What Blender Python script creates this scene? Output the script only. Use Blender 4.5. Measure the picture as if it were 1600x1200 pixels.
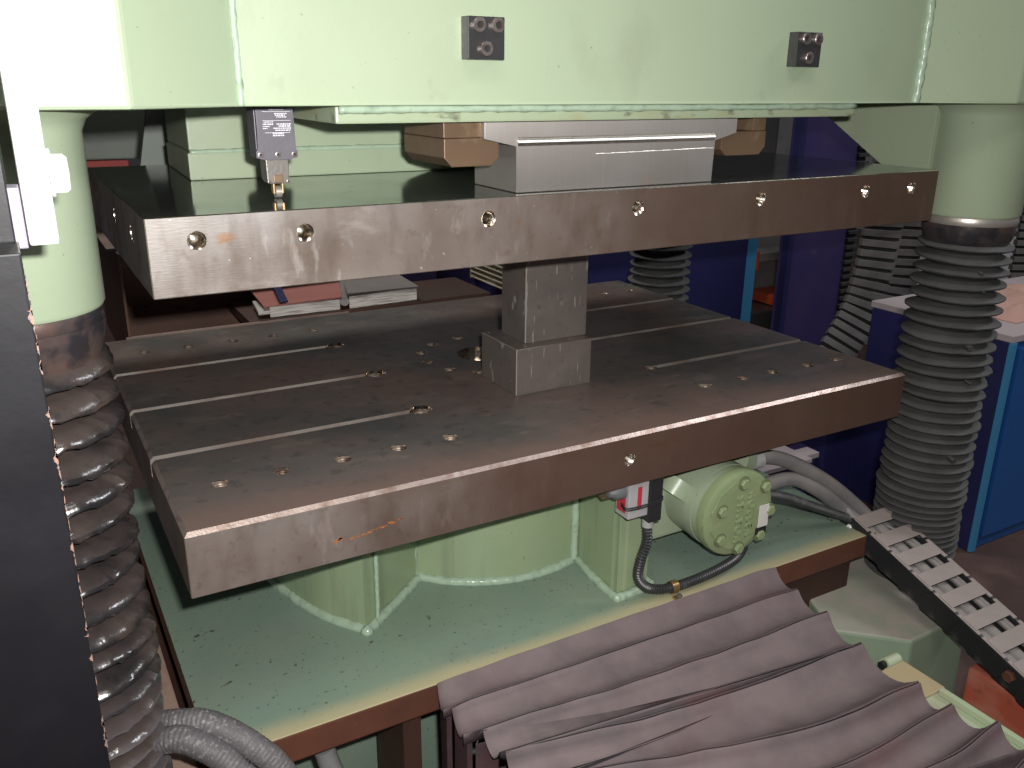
import bpy, bmesh, math, random
from mathutils import Vector, Matrix, noise

for o in list(bpy.data.objects):
    bpy.data.objects.remove(o)
S = bpy.context.scene
COL = S.collection
R = math.radians

# ------------------------------------------------------------------ camera
cd = bpy.data.cameras.new('camera'); cam = bpy.data.objects.new('camera', cd); COL.objects.link(cam)
cx = Vector((.8690, -.4948, .0101)); fw = Vector((.4703, .8194, -.3278)); up = Vector((.1539, .2896, .9447))
rot = Matrix(((cx.x, up.x, -fw.x), (cx.y, up.y, -fw.y), (cx.z, up.z, -fw.z)))
CAM = Vector((-.1329, -1.0687, .5534))
cam.matrix_world = Matrix.Translation(CAM) @ rot.to_4x4()
cd.sensor_width = 36; cd.lens = 36 * 1371.75 / 1600; cd.clip_start = .02; cd.clip_end = 200
S.camera = cam

# ------------------------------------------------------------------ light
w = bpy.data.worlds.new('World'); S.world = w; w.use_nodes = True
w.node_tree.nodes['Background'].inputs[0].default_value = (.75, .8, .9, 1)
w.node_tree.nodes['Background'].inputs[1].default_value = .10
def area(name, loc, target, size, power, col, sy=None):
    l = bpy.data.lights.new(name, 'AREA'); l.energy = power; l.color = col; l.size = size
    if sy: l.shape = 'RECTANGLE'; l.size_y = sy
    o = bpy.data.objects.new(name, l); COL.objects.link(o); o.location = loc
    o.rotation_euler = (Vector(target) - Vector(loc)).to_track_quat('-Z', 'Y').to_euler(); return o
fl = CAM + cx * .042 + up * .05 + fw * .02
flash = area('camera_flash', fl, fl + fw * 1.0 + up * .1 - cx * .12, .035, 19, (1, .985, .95), .02)
flash.data.spread = R(150)
area('hall_lamp_front', (-.6, -2.2, 3.6), (.7, .2, 0), 2.4, 46, (1, .93, .84), 1.0)
area('hall_lamp_rear', (.5, 2.7, 3.4), (.6, 1.3, 0), 1.6, 60, (1, .95, .88), .4)
area('hall_lamp_side', (4.6, -1.2, 3.4), (2.4, .9, -.3), 1.6, 70, (.95, .97, 1), .5)
S.view_settings.view_transform = 'Standard'; S.view_settings.look = 'None'
S.view_settings.exposure = 0; S.view_settings.gamma = 1
S.render.engine = 'CYCLES'

# ------------------------------------------------------------------ materials
MAT = {}; SPK = (1, 1, 1)
def mat(name, base, rough=.5, metal=0., layers=(), bump=None, rvar=0., spec=.5, aniso=None, dust=None, coat=0., grad=None):
    """layers: (colour, scale, lo, hi, detail, (sx,sy,sz) stretch, strength)"""
    m = bpy.data.materials.new(name); m.use_nodes = True; MAT[name] = m
    nt = m.node_tree; N = nt.nodes; L = nt.links; b = N['Principled BSDF']
    tc = N.new('ShaderNodeTexCoord')
    b.inputs['Roughness'].default_value = rough; b.inputs['Metallic'].default_value = metal
    b.inputs['Specular IOR Level'].default_value = spec; b.inputs['Coat Weight'].default_value = coat
    col = None
    def nz(scale, detail, st, rough_=.55):
        mp = N.new('ShaderNodeMapping'); mp.inputs['Scale'].default_value = st
        L.new(tc.outputs['Object'], mp.inputs[0])
        n = N.new('ShaderNodeTexNoise'); n.inputs['Scale'].default_value = scale
        n.inputs['Detail'].default_value = detail; n.inputs['Roughness'].default_value = rough_
        L.new(mp.outputs[0], n.inputs['Vector']); return n.outputs[0]
    def mix(fac, a, c):
        mx = N.new('ShaderNodeMix'); mx.data_type = 'RGBA'; L.new(fac, mx.inputs[0])
        if isinstance(a, tuple): mx.inputs[6].default_value = (*a, 1)
        else: L.new(a, mx.inputs[6])
        mx.inputs[7].default_value = (*c, 1); return mx.outputs[2]
    cur = tuple(base)
    for ly in layers:
        c, sc, lo, hi, de, st, k = (list(ly) + [4, (1, 1, 1), 1.][len(ly) - 4:])[:7]
        mr = N.new('ShaderNodeMapRange'); mr.inputs[1].default_value = lo; mr.inputs[2].default_value = hi
        mr.inputs[4].default_value = k; L.new(nz(sc, de, st), mr.inputs[0])
        cur = mix(mr.outputs[0], cur, c)
    if grad:                                        # colour, axis, from, to, noise amount: zone tint for wear, rust, dust and painted light
        sp = N.new('ShaderNodeSeparateXYZ'); L.new(tc.outputs['Object'], sp.inputs[0])
        ns = N.new('ShaderNodeMath'); ns.operation = 'MULTIPLY_ADD'; ns.inputs[1].default_value = grad[4]; L.new(nz(6, 5, SPK), ns.inputs[0]); L.new(sp.outputs[grad[1]], ns.inputs[2])
        mr = N.new('ShaderNodeMapRange'); mr.interpolation_type = 'SMOOTHSTEP'; mr.inputs[1].default_value = grad[2] + grad[4] * .5; mr.inputs[2].default_value = grad[3] + grad[4] * .5
        mr.inputs[4].default_value = grad[5]; L.new(ns.outputs[0], mr.inputs[0]); cur = mix(mr.outputs[0], cur, grad[0])
    if dust:                                        # settled dust on upward faces
        g = N.new('ShaderNodeNewGeometry'); sp = N.new('ShaderNodeSeparateXYZ'); L.new(g.outputs['Normal'], sp.inputs[0])
        mr = N.new('ShaderNodeMapRange'); mr.inputs[1].default_value = dust[1]; mr.inputs[2].default_value = dust[2]
        L.new(sp.outputs[2], mr.inputs[0]); mu = N.new('ShaderNodeMath'); mu.operation = 'MULTIPLY'
        m2 = N.new('ShaderNodeMapRange'); m2.inputs[1].default_value = .25; m2.inputs[2].default_value = .6; m2.inputs[3].default_value = dust[3]
        L.new(nz(14, 5, (1, 1, 1)), m2.inputs[0]); L.new(mr.outputs[0], mu.inputs[0]); L.new(m2.outputs[0], mu.inputs[1])
        cur = mix(mu.outputs[0], cur, dust[0])
    if isinstance(cur, tuple): b.inputs['Base Color'].default_value = (*cur, 1)
    else: L.new(cur, b.inputs['Base Color'])
    if rvar:
        mr = N.new('ShaderNodeMapRange'); mr.inputs[1].default_value = .3; mr.inputs[2].default_value = .7
        mr.inputs[3].default_value = max(.02, rough - rvar); mr.inputs[4].default_value = min(1, rough + rvar)
        L.new(nz(9, 5, (1, 1, 1)), mr.inputs[0]); L.new(mr.outputs[0], b.inputs['Roughness'])
    if bump:
        sc, st, stretch = (list(bump) + [(1, 1, 1)])[:3]
        bp = N.new('ShaderNodeBump'); bp.inputs['Strength'].default_value = st; bp.inputs['Distance'].default_value = .002
        L.new(nz(sc, 4, stretch), bp.inputs['Height']); L.new(bp.outputs[0], b.inputs['Normal'])
    if aniso:
        b.inputs['Anisotropic'].default_value = aniso
        t = N.new('ShaderNodeCombineXYZ'); t.inputs[0].default_value = 1
        L.new(t.outputs[0], b.inputs['Tangent'])
    return m

mat('green', (.315, .38, .265), .36, 0, [((.29, .36, .245), 3, .4, .75, 4, SPK, .7), ((.36, .375, .265), 1.7, .5, .8, 3, SPK, .6),
     ((.13, .13, .09), 110, .72, .78, 2, SPK, .7), ((.21, .22, .15), 5, .56, .78, 7, (1, 1, .6), .55), ((.20, .19, .13), 16, .66, .76, 6, SPK, .3)], (140, .10), .08)
mat('green_base', (.20, .27, .20), .45, 0, [((.175, .24, .205), 4, .35, .7, 4, SPK, .8), ((.30, .31, .20), 2.3, .55, .8, 3, SPK, .5),
     ((.16, .20, .16), 9, .56, .78, 6, SPK, .6), ((.05, .05, .04), 130, .665, .73, 2, SPK, .85), ((.07, .055, .04), 52, .69, .735, 3, SPK, .9)], (90, .12), .1, grad=((.46, .40, .235), 1, .050, .004, .03, .85))
mat('green_drip', (.255, .33, .20), .34, 0, [((.31, .36, .21), 5, .4, .7, 4, SPK, .7), ((.17, .20, .13), 26, .56, .74, 4, (1, 1, .06), .7), ((.10, .11, .08), 110, .72, .78, 2, SPK, .7)], (140, .10), .08)
mat('green_weld', (.34, .44, .33), .25, 0, [((.22, .30, .22), 60, .5, .7, 4, SPK, .7)], (120, .3), .05)
mat('green_cast', (.225, .285, .15), .33, 0, [((.31, .35, .20), 14, .5, .7, 4, SPK, .6), ((.12, .14, .08), 40, .66, .74, 3, SPK, .8)], (160, .15), .05)
mat('green_rail', (.42, .50, .33), .5, 0, [((.40, .30, .24), 6, .52, .7, 4, SPK, .7)], (60, .1))
mat('green_dusty', (.27, .35, .25), .5, 0, [((.22, .28, .2), 5, .4, .7, 4, SPK, .7)], (60, .15), .1, .5, None, ((.40, .36, .32), .6, .95, .15))
mat('green_grimy', (.31, .37, .25), .42, 0, [((.30, .29, .15), 12, .48, .64, 6, (.6, 1, 1.6), .8), ((.10, .09, .06), 34, .58, .66, 5, (.5, 1, 1), .8)], (140, .15), .08)
mat('olive_shade', (.13, .15, .08), .6, 0, [((.2, .22, .13), 6, .5, .7, 4, SPK, .6)], (60, .1))  # dark green with shade put into the colour
mat('platen_side', (.26, .235, .22), .42, .5, [((.15, .105, .08), 2.9, .42, .66, 6, (1, 1, 1.3), .85), ((.36, .35, .355), 5.1, .50, .70, 6, SPK, .85), ((.44, .40, .37), 34, .60, .68, 6, (1, 1, .3), .7), ((.14, .105, .085), 60, .57, .70, 6, SPK, .45), ((.40, .37, .35), 9, .58, .70, 8, (1, 1, 2), .6),
     ((.10, .065, .045), 22, .5, .72, 5, (1, 1, .35), .6), ((.30, .12, .03), 17, .68, .76, 4, (1, 1, 2), .7), ((.55, .5, .46), 120, .74, .77, 1, SPK, .7)], (240, .08, (.3, .3, 2)), .08, grad=((.115, .066, .044), 0, .05, .85, .5, .85))  # browner to the right: rust, with the flash falloff painted in
mat('platen_side_brown', (.28, .245, .225), .45, .5, [((.15, .095, .072), 2.9, .42, .66, 6, (1, 1, 1.3), .8), ((.36, .33, .32), 3.3, .54, .74, 6, SPK, .7), ((.12, .08, .06), 60, .57, .70, 6, SPK, .45), ((.38, .32, .29), 30, .61, .68, 6, (1, 1, .3), .6), ((.27, .11, .045), 7, .62, .70, 7, (1, 1, 1.6), .6),
     ((.09, .055, .04), 20, .5, .74, 5, (1, 1, .35), .5), ((.30, .12, .03), 15, .70, .76, 4, (1, 1, 2), .6)], (240, .07, (.3, .3, 2)), .08, grad=((.115, .062, .042), 0, .05, .6, .4, .88))  # grey left end against rusty right also carries painted flash brightness
mat('platen_top_oiled', (.24, .26, .245), .10, .85, [((.16, .165, .15), 9, .45, .7, 5, SPK, .8), ((.03, .03, .03), 34, .66, .72, 3, SPK, .8)], (40, .02), .04)
mat('platen_top_worn', (.165, .145, .135), .38, .35, [((.215, .14, .115), 1.9, .42, .62, 5, SPK, .85), ((.095, .105, .10), 3.1, .45, .62, 5, SPK, .8), ((.25, .20, .175), 7, .56, .68, 7, (1, 2, 1), .6), ((.07, .07, .068), 36, .56, .66, 6, SPK, .5), ((.30, .22, .19), 70, .62, .70, 4, (.3, 1, 1), .45),
     ((.20, .17, .15), 60, .66, .76, 3, SPK, .35), ((.05, .04, .035), 30, .70, .75, 3, SPK, .6)], (200, .05), .08, grad=((.26, .175, .145), 1, .12, .0, .10, .75))  # pinkish front band: dust, plus a reflection put into the colour
mat('bright_edge', (.50, .40, .36), .38, .7, [((.28, .17, .13), 30, .5, .66, 4, SPK, .8), ((.75, .68, .62), 22, .6, .7, 4, SPK, .8)], (200, .2), .08)
mat('slot_wall', (.36, .32, .29), .45, .6, [((.22, .14, .11), 8, .45, .65, 4, SPK, .8)], (200, .15), .05)
mat('slot_floor', (.05, .04, .035), .6, .3, [((.10, .06, .045), 12, .5, .7, 4, SPK, .8)])
mat('hole_metal', (.72, .66, .58), .22, 1, [((.35, .20, .11), 60, .55, .68, 4, SPK, .8)], (200, .1), .06)
mat('hole_rim', (.34, .27, .22), .4, .7, [((.10, .06, .045), 60, .45, .6, 4, SPK, .9)])
mat('die_steel', (.25, .215, .195), .34, .65, [((.19, .16, .148), 7, .42, .68, 6, SPK, .8), ((.31, .275, .255), 12, .55, .70, 6, SPK, .5), ((.12, .095, .085), 80, .6, .70, 4, SPK, .4),
     ((.13, .11, .10), 11, .66, .78, 4, SPK, .6), ((.62, .58, .55), 26, .66, .69, 2, (7, 1, .6), .7)], (300, .06, (1, 1, .2)), .08)
mat('polished_steel', (.25, .228, .212), .40, .72, [((.30, .29, .28), 5, .45, .7, 4, SPK, .6), ((.30, .20, .12), 9, .66, .76, 3, SPK, .6),
     ((.30, .28, .27), 190, .5, .7, 2, (1, 1, .02), .25)], (300, .03, (1, 1, .05)), .0, aniso=.9)
mat('highlight_scratch_steel', (.95, .93, .9), .6, 1., [((.55, .53, .5), 190, .5, .7, 2, (1, 1, .02), .3)], aniso=1.)  # near-white base paints the adapter's highlight; also used for its scratches
mat('bronze_steel', (.19, .125, .075), .42, .45, [((.16, .10, .07), 8, .4, .65, 4, SPK, .8), ((.36, .26, .15), 14, .6, .72, 4, SPK, .6)], (200, .1), .08)
mat('dark_steel', (.07, .068, .07), .34, .6, [((.18, .16, .15), 30, .62, .72, 4, SPK, .6)], (150, .1), .08)
mat('screw_steel', (.30, .26, .25), .35, .8, [((.16, .11, .09), 60, .5, .65, 3, SPK, .7)])
mat('socket_dark', (.01, .01, .01), .7)
mat('switch_body', (.115, .105, .125), .42, .1, [((.15, .14, .16), 20, .5, .7, 4, SPK, .6)], (200, .1))
mat('switch_head', (.20, .185, .17), .38, .5, [((.12, .10, .08), 30, .5, .65, 4, SPK, .8)], (200, .15))
mat('switch_print', (.72, .72, .78), .5)
mat('brass', (.42, .27, .12), .38, .8, [((.3, .16, .06), 80, .5, .65, 3, SPK, .7)])
mat('rubber_dusty', (.035, .035, .037), .75, 0, [((.06, .058, .056), 9, .45, .7, 5, SPK, .8)], (120, .3), 0, .35, None, ((.095, .093, .092), .12, .65, .45))
mat('rubber_oily', (.014, .013, .014), .22, 0, [((.055, .038, .032), 14, .50, .60, 4, SPK, .85), ((.03, .027, .03), 30, .5, .7, 4, SPK, .7)], (26, 1.), .12, .8,
    None, ((.06, .046, .042), .35, .85, .0), grad=((.12, .108, .114), 2, -.15, -.25, .02, .9))
mat('collar_dark', (.05, .042, .045), .3, .2, [((.12, .075, .06), 12, .5, .68, 4, SPK, .8), ((.02, .02, .025), 20, .5, .6, 4, SPK, .8)], (40, .4), .1)
mat('collar_steel', (.60, .55, .5), .36, .75, [((.3, .24, .2), 20, .6, .75, 4, SPK, .6)])
mat('rust_face', (.135, .048, .028), .6, .1, [((.075, .03, .02), 5, .4, .65, 5, SPK, .8), ((.26, .12, .06), 16, .66, .75, 4, SPK, .7)], (80, .2))
mat('rust_dark', (.07, .03, .02), .6, .1, [((.04, .02, .016), 5, .4, .65, 5, SPK, .8)], (80, .2))
mat('pink_ledge', (.36, .24, .19), .6, 0, [((.5, .20, .10), 18, .6, .7, 4, SPK, .8), ((.2, .14, .12), 30, .5, .7, 4, SPK, .5)], (80, .2))
mat('fabric', (.03, .028, .032), .8, 0, [((.11, .045, .048), 4, .42, .65, 4, SPK, .9), ((.06, .058, .062), 13, .5, .7, 4, SPK, .8)], (60, .5), 0, .25, None, ((.17, .133, .136), .2, .75, .6))
mat('plastic_black', (.018, .018, .02), .4, 0, [((.07, .068, .065), 26, .6, .72, 4, SPK, .7)], (60, .15))
mat('plastic_dusty', (.05, .048, .047), .6, 0, [((.08, .075, .07), 9, .45, .7, 5, SPK, .7)], (90, .2), 0, .3, None, ((.36, .30, .28), .3, .8, .8))
mat('hose_left', (.10, .092, .098), .55, 0, [((.24, .22, .22), 160, .55, .66, 2, SPK, .8), ((.14, .125, .13), 14, .45, .7, 4, SPK, .7)], (260, .5))
mat('hose_grey', (.16, .15, .15), .6, 0, [((.24, .22, .21), 14, .45, .7, 4, SPK, .7)], (90, .2), 0, .3, None, ((.30, .27, .26), .1, .9, .6))
mat('conduit_black', (.03, .03, .032), .38, 0, [((.10, .095, .09), 30, .55, .7, 4, SPK, .7)])
mat('conduit_grey', (.20, .20, .20), .45, 0, [((.13, .13, .13), 30, .5, .7, 4, SPK, .7)])
mat('sensor_grey', (.42, .41, .42), .4, .2, [((.30, .29, .29), 40, .5, .7, 4, SPK, .6)])
mat('sensor_red', (.42, .03, .05), .45)
mat('plug_grey', (.12, .12, .125), .5)
mat('name_plate', (.72, .70, .66), .4, .2, [((.4, .38, .36), 60, .6, .7, 3, SPK, .7)])
mat('post_black', (.005, .0047, .006), .45, 0, [((.011, .010, .0135), 6, .5, .75, 5, SPK, .8), ((.10, .09, .10), 20, .70, .76, 3, (1, 1, .2), .6)], (60, .12), .1, .18)
mat('post_grey', (.20, .17, .24), .5, 0, [((.26, .24, .3), 30, .5, .7, 3, SPK, .6)])
mat('chip', (.16, .09, .065), .7, 0, [((.07, .06, .065), 300, .45, .6, 2, SPK, .9)])
mat('white_metal', (.80, .80, .78), .4, .1)
mat('blue_dark', (.018, .02, .085), .42, 0, [((.028, .026, .12), 3, .45, .7, 3, SPK, .8)], (40, .05))
mat('blue_purple', (.035, .026, .115), .45, 0, [((.055, .038, .11), 3, .45, .7, 3, SPK, .8), ((.16, .12, .14), 7, .66, .8, 4, SPK, .5)], (40, .05))
mat('blue_bright', (.012, .09, .30), .45, 0, [((.02, .07, .24), 3, .45, .7, 3, SPK, .8), ((.01, .02, .05), 30, .72, .75, 2, SPK, .8)], (40, .05))
mat('blue_edge', (.05, .24, .45), .45)
mat('lilac_top', (.42, .36, .37), .6, 0, [((.32, .27, .28), 4, .45, .7, 4, SPK, .8)])
mat('pink_cloth', (.50, .30, .25), .8, 0, [((.38, .22, .18), 9, .45, .7, 4, SPK, .8)])
mat('paper_pink', (.52, .20, .17), .7, 0, [((.46, .17, .15), 7, .45, .7, 4, SPK, .8)])
mat('paper_grey', (.30, .27, .26), .7, 0, [((.22, .20, .20), 7, .45, .7, 4, SPK, .8)])
mat('paper_white', (.62, .58, .54), .8, 0, [((.25, .22, .2), 60, .5, .6, 2, (.2, .2, 6), .8)])
mat('strap_blue', (.01, .02, .12), .5)
mat('brown_steel', (.115, .055, .036), .5, .2, [((.07, .035, .025), 4, .4, .65, 5, SPK, .8), ((.20, .13, .11), 9, .62, .75, 4, SPK, .6)], (80, .1))
mat('brown_lip', (.24, .165, .14), .55, .1, [((.16, .10, .085), 9, .45, .65, 4, SPK, .8)])
mat('cream', (.70, .64, .48), .5)
mat('floor', (.10, .055, .045), .6, 0, [((.06, .035, .03), 1.5, .4, .65, 5, SPK, .9), ((.15, .09, .07), 4, .55, .7, 4, SPK, .6)], (30, .2), .1)
mat('hall_wall', (.16, .155, .16), .8, 0, [((.11, .105, .11), .8, .4, .65, 4, SPK, .8)])
mat('wall_white', (.55, .53, .54), .8, 0, [((.4, .38, .4), 1.2, .5, .7, 4, SPK, .7)])
mat('orange', (.45, .07, .02), .5)
mat('red_block', (.46, .10, .055), .6, 0, [((.52, .24, .18), 9, .48, .6, 5, (1, .4, 1), .85), ((.25, .06, .03), 20, .6, .75, 4, SPK, .7)], (60, .2))
mat('yellow_plate', (.46, .37, .22), .55, 0, [((.36, .30, .19), 9, .5, .7, 4, SPK, .7)], (60, .1))
mat('red_strip', (.35, .04, .035), .6)
mat('grey_green', (.17, .20, .17), .5, 0, [((.13, .15, .13), 6, .45, .7, 4, SPK, .7)])
mat('rust_mark', (.34, .10, .02), .8, 0, [((.20, .05, .015), 90, .45, .6, 3, SPK, .8)])
mat('link_grey', (.13, .12, .115), .6, 0, [((.06, .055, .055), 9, .45, .7, 4, SPK, .7)])
mat('machine_grey', (.22, .20, .20), .6, 0, [((.15, .135, .14), 9, .45, .7, 4, SPK, .7)])

# ------------------------------------------------------------------ mesh helpers
def link(o): COL.objects.link(o); return o
def tag(o, label=None, cat=None, group=None, kind=None):
    if label: o['label'] = label
    if cat: o['category'] = cat
    if group: o['group'] = group
    if kind: o['kind'] = kind
    return o
def empty(name, loc, label=None, cat=None, group=None):
    o = link(bpy.data.objects.new(name, None)); o.location = loc; o.empty_display_size = .02
    return tag(o, label, cat, group)
def put(o, parent):
    if parent is not None:
        o.parent = parent
        o.matrix_parent_inverse = Matrix.Translation(-parent.location) if parent.type == 'EMPTY' else Matrix.Identity(4)
    return o
def obj(name, bm, m, parent=None, smooth=False, ang=None):
    me = bpy.data.meshes.new(name); bmesh.ops.recalc_face_normals(bm, faces=bm.faces[:]); bm.to_mesh(me); bm.free()
    for mm in (m if isinstance(m, (list, tuple)) else [m]): me.materials.append(MAT[mm])
    if smooth:
        for p in me.polygons: p.use_smooth = True
        if ang: me.set_sharp_from_angle(angle=R(ang))
    return put(link(bpy.data.objects.new(name, me)), parent)
def box(bm, a, b, bev=0., seg=2, mi=0):
    vs = [bm.verts.new((x, y, z)) for z in (a[2], b[2]) for y in (a[1], b[1]) for x in (a[0], b[0])]
    fs = [bm.faces.new([vs[i] for i in q]) for q in ((0, 2, 3, 1), (4, 5, 7, 6), (0, 1, 5, 4), (2, 6, 7, 3), (0, 4, 6, 2), (1, 3, 7, 5))]
    for f in fs: f.material_index = mi
    if bev:
        es = list({e for f in fs for e in f.edges})
        bmesh.ops.bevel(bm, geom=es, offset=bev, segments=seg, profile=.6, affect='EDGES')
    return vs
def B(name, a, b, m, parent=None, bev=.002, seg=2):
    bm = bmesh.new(); box(bm, a, b, bev, seg); return obj(name, bm, m, parent)
def prism(bm, pts, axis, lo, hi, bev=0., mi=0):
    """polygon in the two other axes extruded along axis"""
    def P3(p, t): return {'x': (t, p[0], p[1]), 'y': (p[0], t, p[1]), 'z': (p[0], p[1], t)}[axis]
    n = len(pts); A = [bm.verts.new(P3(p, lo)) for p in pts]; C = [bm.verts.new(P3(p, hi)) for p in pts]
    fs = [bm.faces.new(A), bm.faces.new(C[::-1])] + [bm.faces.new((A[i], C[i], C[(i + 1) % n], A[(i + 1) % n])) for i in range(n)]
    for f in fs: f.material_index = mi
    if bev: bmesh.ops.bevel(bm, geom=list({e for f in fs for e in f.edges}), offset=bev, segments=2, profile=.6, affect='EDGES')
def PR(name, pts, axis, lo, hi, m, parent=None, bev=.002):
    bm = bmesh.new(); prism(bm, pts, axis, lo, hi, bev); return obj(name, bm, m, parent)
def frame(d):
    d = Vector(d).normalized(); a = Vector((0, 0, 1)) if abs(d.z) < .9 else Vector((1, 0, 0))
    u = d.cross(a).normalized(); return u, d.cross(u).normalized()
def cyl(bm, p, q, r, r2=None, n=24, cap=True):
    p, q = Vector(p), Vector(q); u, v = frame(q - p); r2 = r if r2 is None else r2
    A = [bm.verts.new(p + (u * math.cos(t) + v * math.sin(t)) * r) for t in [2 * math.pi * i / n for i in range(n)]]
    C = [bm.verts.new(q + (u * math.cos(t) + v * math.sin(t)) * r2) for t in [2 * math.pi * i / n for i in range(n)]]
    for i in range(n): bm.faces.new((A[i], A[(i + 1) % n], C[(i + 1) % n], C[i]))
    if cap: bm.faces.new(A[::-1]); bm.faces.new(C)
def CY(name, p, q, r, m, parent=None, r2=None, n=24, ang=35):
    bm = bmesh.new(); cyl(bm, p, q, r, r2, n); return obj(name, bm, m, parent, True, ang)
def lathe(bm, prof, c=(0, 0, 0), axis='z', n=48, wob=None):
    """prof: list of (radius, height); closed neither end"""
    rings = []
    for k, (r, h) in enumerate(prof):
        ring = []
        for i in range(n):
            t = 2 * math.pi * i / n; rr, hh = (r, h) if wob is None else wob(k, t, r, h)
            a, b = rr * math.cos(t), rr * math.sin(t)
            p = {'z': (a, b, hh), 'y': (a, hh, b), 'x': (hh, a, b)}[axis]
            ring.append(bm.verts.new((p[0] + c[0], p[1] + c[1], p[2] + c[2])))
        rings.append(ring)
    for A, C in zip(rings, rings[1:]):
        for i in range(n): bm.faces.new((A[i], A[(i + 1) % n], C[(i + 1) % n], C[i]))
    return rings
def spline(pts, n):
    """Catmull-Rom resample"""
    P = [Vector(p) for p in pts]; P = [P[0] * 2 - P[1]] + P + [P[-1] * 2 - P[-2]]; out = []
    for i in range(1, len(P) - 2):
        for j in range(n):
            t = j / n; a, b, c, d = P[i - 1:i + 3]
            out.append(.5 * ((2 * b) + (c - a) * t + (2 * a - 5 * b + 4 * c - d) * t * t + (3 * b - a - 3 * c + d) * t ** 3))
    out.append(P[-2]); return out
def tube(bm, path, r, n=14, rib=None, rough=None):
    """rib: (pitch, depth) corrugation by arc length; path must be fine enough"""
    path = [Vector(p) for p in path]
    if rib:                                          # resample finely
        L = [0]
        for a, b in zip(path, path[1:]): L.append(L[-1] + (b - a).length)
        m = int(L[-1] / rib[0] * 4) + 1; q = []; k = 0
        for i in range(m + 1):
            s = L[-1] * i / m
            while k < len(L) - 2 and L[k + 1] < s: k += 1
            q.append(path[k].lerp(path[k + 1], (s - L[k]) / max(1e-9, L[k + 1] - L[k])))
        path = q
    u = None; rings = []
    for i, p in enumerate(path):
        d = (path[min(i + 1, len(path) - 1)] - path[max(i - 1, 0)]).normalized()
        if u is None: u, v = frame(d)
        else: u = (u - d * u.dot(d)).normalized()
        v = d.cross(u); rr = r
        if rib: rr = r - (rib[1] if i % 4 == 0 else rib[1] * .35 if i % 4 in (1, 3) else 0)
        ring = []
        for j in range(n):
            t = 2 * math.pi * j / n; e = rr
            if rough: e = rr * (1 + rough * noise.noise(p * 90 + Vector((math.cos(t), math.sin(t), 0)) * 1.3))
            ring.append(bm.verts.new(p + (u * math.cos(t) + v * math.sin(t)) * e))
        rings.append(ring)
    for A, C in zip(rings, rings[1:]):
        for j in range(n): bm.faces.new((A[j], A[(j + 1) % n], C[(j + 1) % n], C[j]))
    bm.faces.new(rings[0][::-1]); bm.faces.new(rings[-1])
def TB(name, pts, r, m, parent=None, n=14, rib=None, rough=None, sub=10, ang=60):
    bm = bmesh.new(); tube(bm, spline(pts, sub) if sub else pts, r, n, rib, rough); return obj(name, bm, m, parent, True, ang)
def weld(name, pts, r, parent, sub=14, m='green_weld'):
    return TB(name, pts, r, m, parent, 8, None, .35, sub, None)
def boolean(o, cutter):
    md = o.modifiers.new('cut', 'BOOLEAN'); md.object = cutter; md.operation = 'DIFFERENCE'; md.solver = 'EXACT'
    try: md.material_mode = 'TRANSFER'
    except Exception: pass
    dg = bpy.context.evaluated_depsgraph_get(); me = bpy.data.meshes.new_from_object(o.evaluated_get(dg))
    o.modifiers.clear(); old = o.data; o.data = me; me.name = old.name; bpy.data.meshes.remove(old)
    bpy.data.objects.remove(cutter)
def socket_screw(parent, c, d, r, h, m='screw_steel', name='socket_screw'):
    """cap screw with hexagon socket; c on the surface, d outward"""
    c, d = Vector(c), Vector(d).normalized(); bm = bmesh.new()
    u, v = frame(d); prof = [(r, 0), (r, h * .85), (r * .9, h), (r * .55, h)]
    rings = []
    for rr, hh in prof: rings.append([bm.verts.new(c + d * hh + (u * math.cos(t) + v * math.sin(t)) * rr) for t in [math.pi * i / 12 for i in range(24)]])
    hx = [[bm.verts.new(c + d * hh + (u * math.cos(t) + v * math.sin(t)) * r * .5) for t in [math.pi * i / 12 for i in range(24)]] for hh in (h, h * .3)]
    rings += hx
    for A, C in zip(rings, rings[1:]):
        for i in range(24): bm.faces.new((A[i], A[(i + 1) % 24], C[(i + 1) % 24], C[i]))
    f = bm.faces.new(rings[-1]); f.material_index = 1
    return obj(name, bm, [m, 'socket_dark'], parent, True, 40)
def hex_bolt(parent, c, d, r, h, m, name='bolt_head'):
    c, d = Vector(c), Vector(d).normalized(); u, v = frame(d); bm = bmesh.new()
    A = []; 
    for rr, hh in ((r, 0), (r, h * .8), (r * .85, h)):
        A.append([bm.verts.new(c + d * hh + (u * math.cos(t) + v * math.sin(t)) * rr) for t in [math.pi / 3 * i for i in range(6)]])
    for a, b in zip(A, A[1:]):
        for i in range(6): bm.faces.new((a[i], a[(i + 1) % 6], b[(i + 1) % 6], b[i]))
    bm.faces.new(A[-1]); return obj(name, bm, m, parent)

# ------------------------------------------------------------------ the setting
bm = bmesh.new(); box(bm, (-8, -6, -1.1), (12, 9, -1.0)); tag(obj('floor', bm, 'floor'), kind='structure')
bm = bmesh.new(); box(bm, (-8, 7.0, -1.0), (12, 7.1, 4.5)); tag(obj('wall', bm, 'hall_wall'), kind='structure')
bm = bmesh.new(); box(bm, (8.2, -6, -1.0), (8.3, 6.99, 4.5)); tag(obj('wall_right', bm, 'wall_white'), kind='structure')

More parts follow.
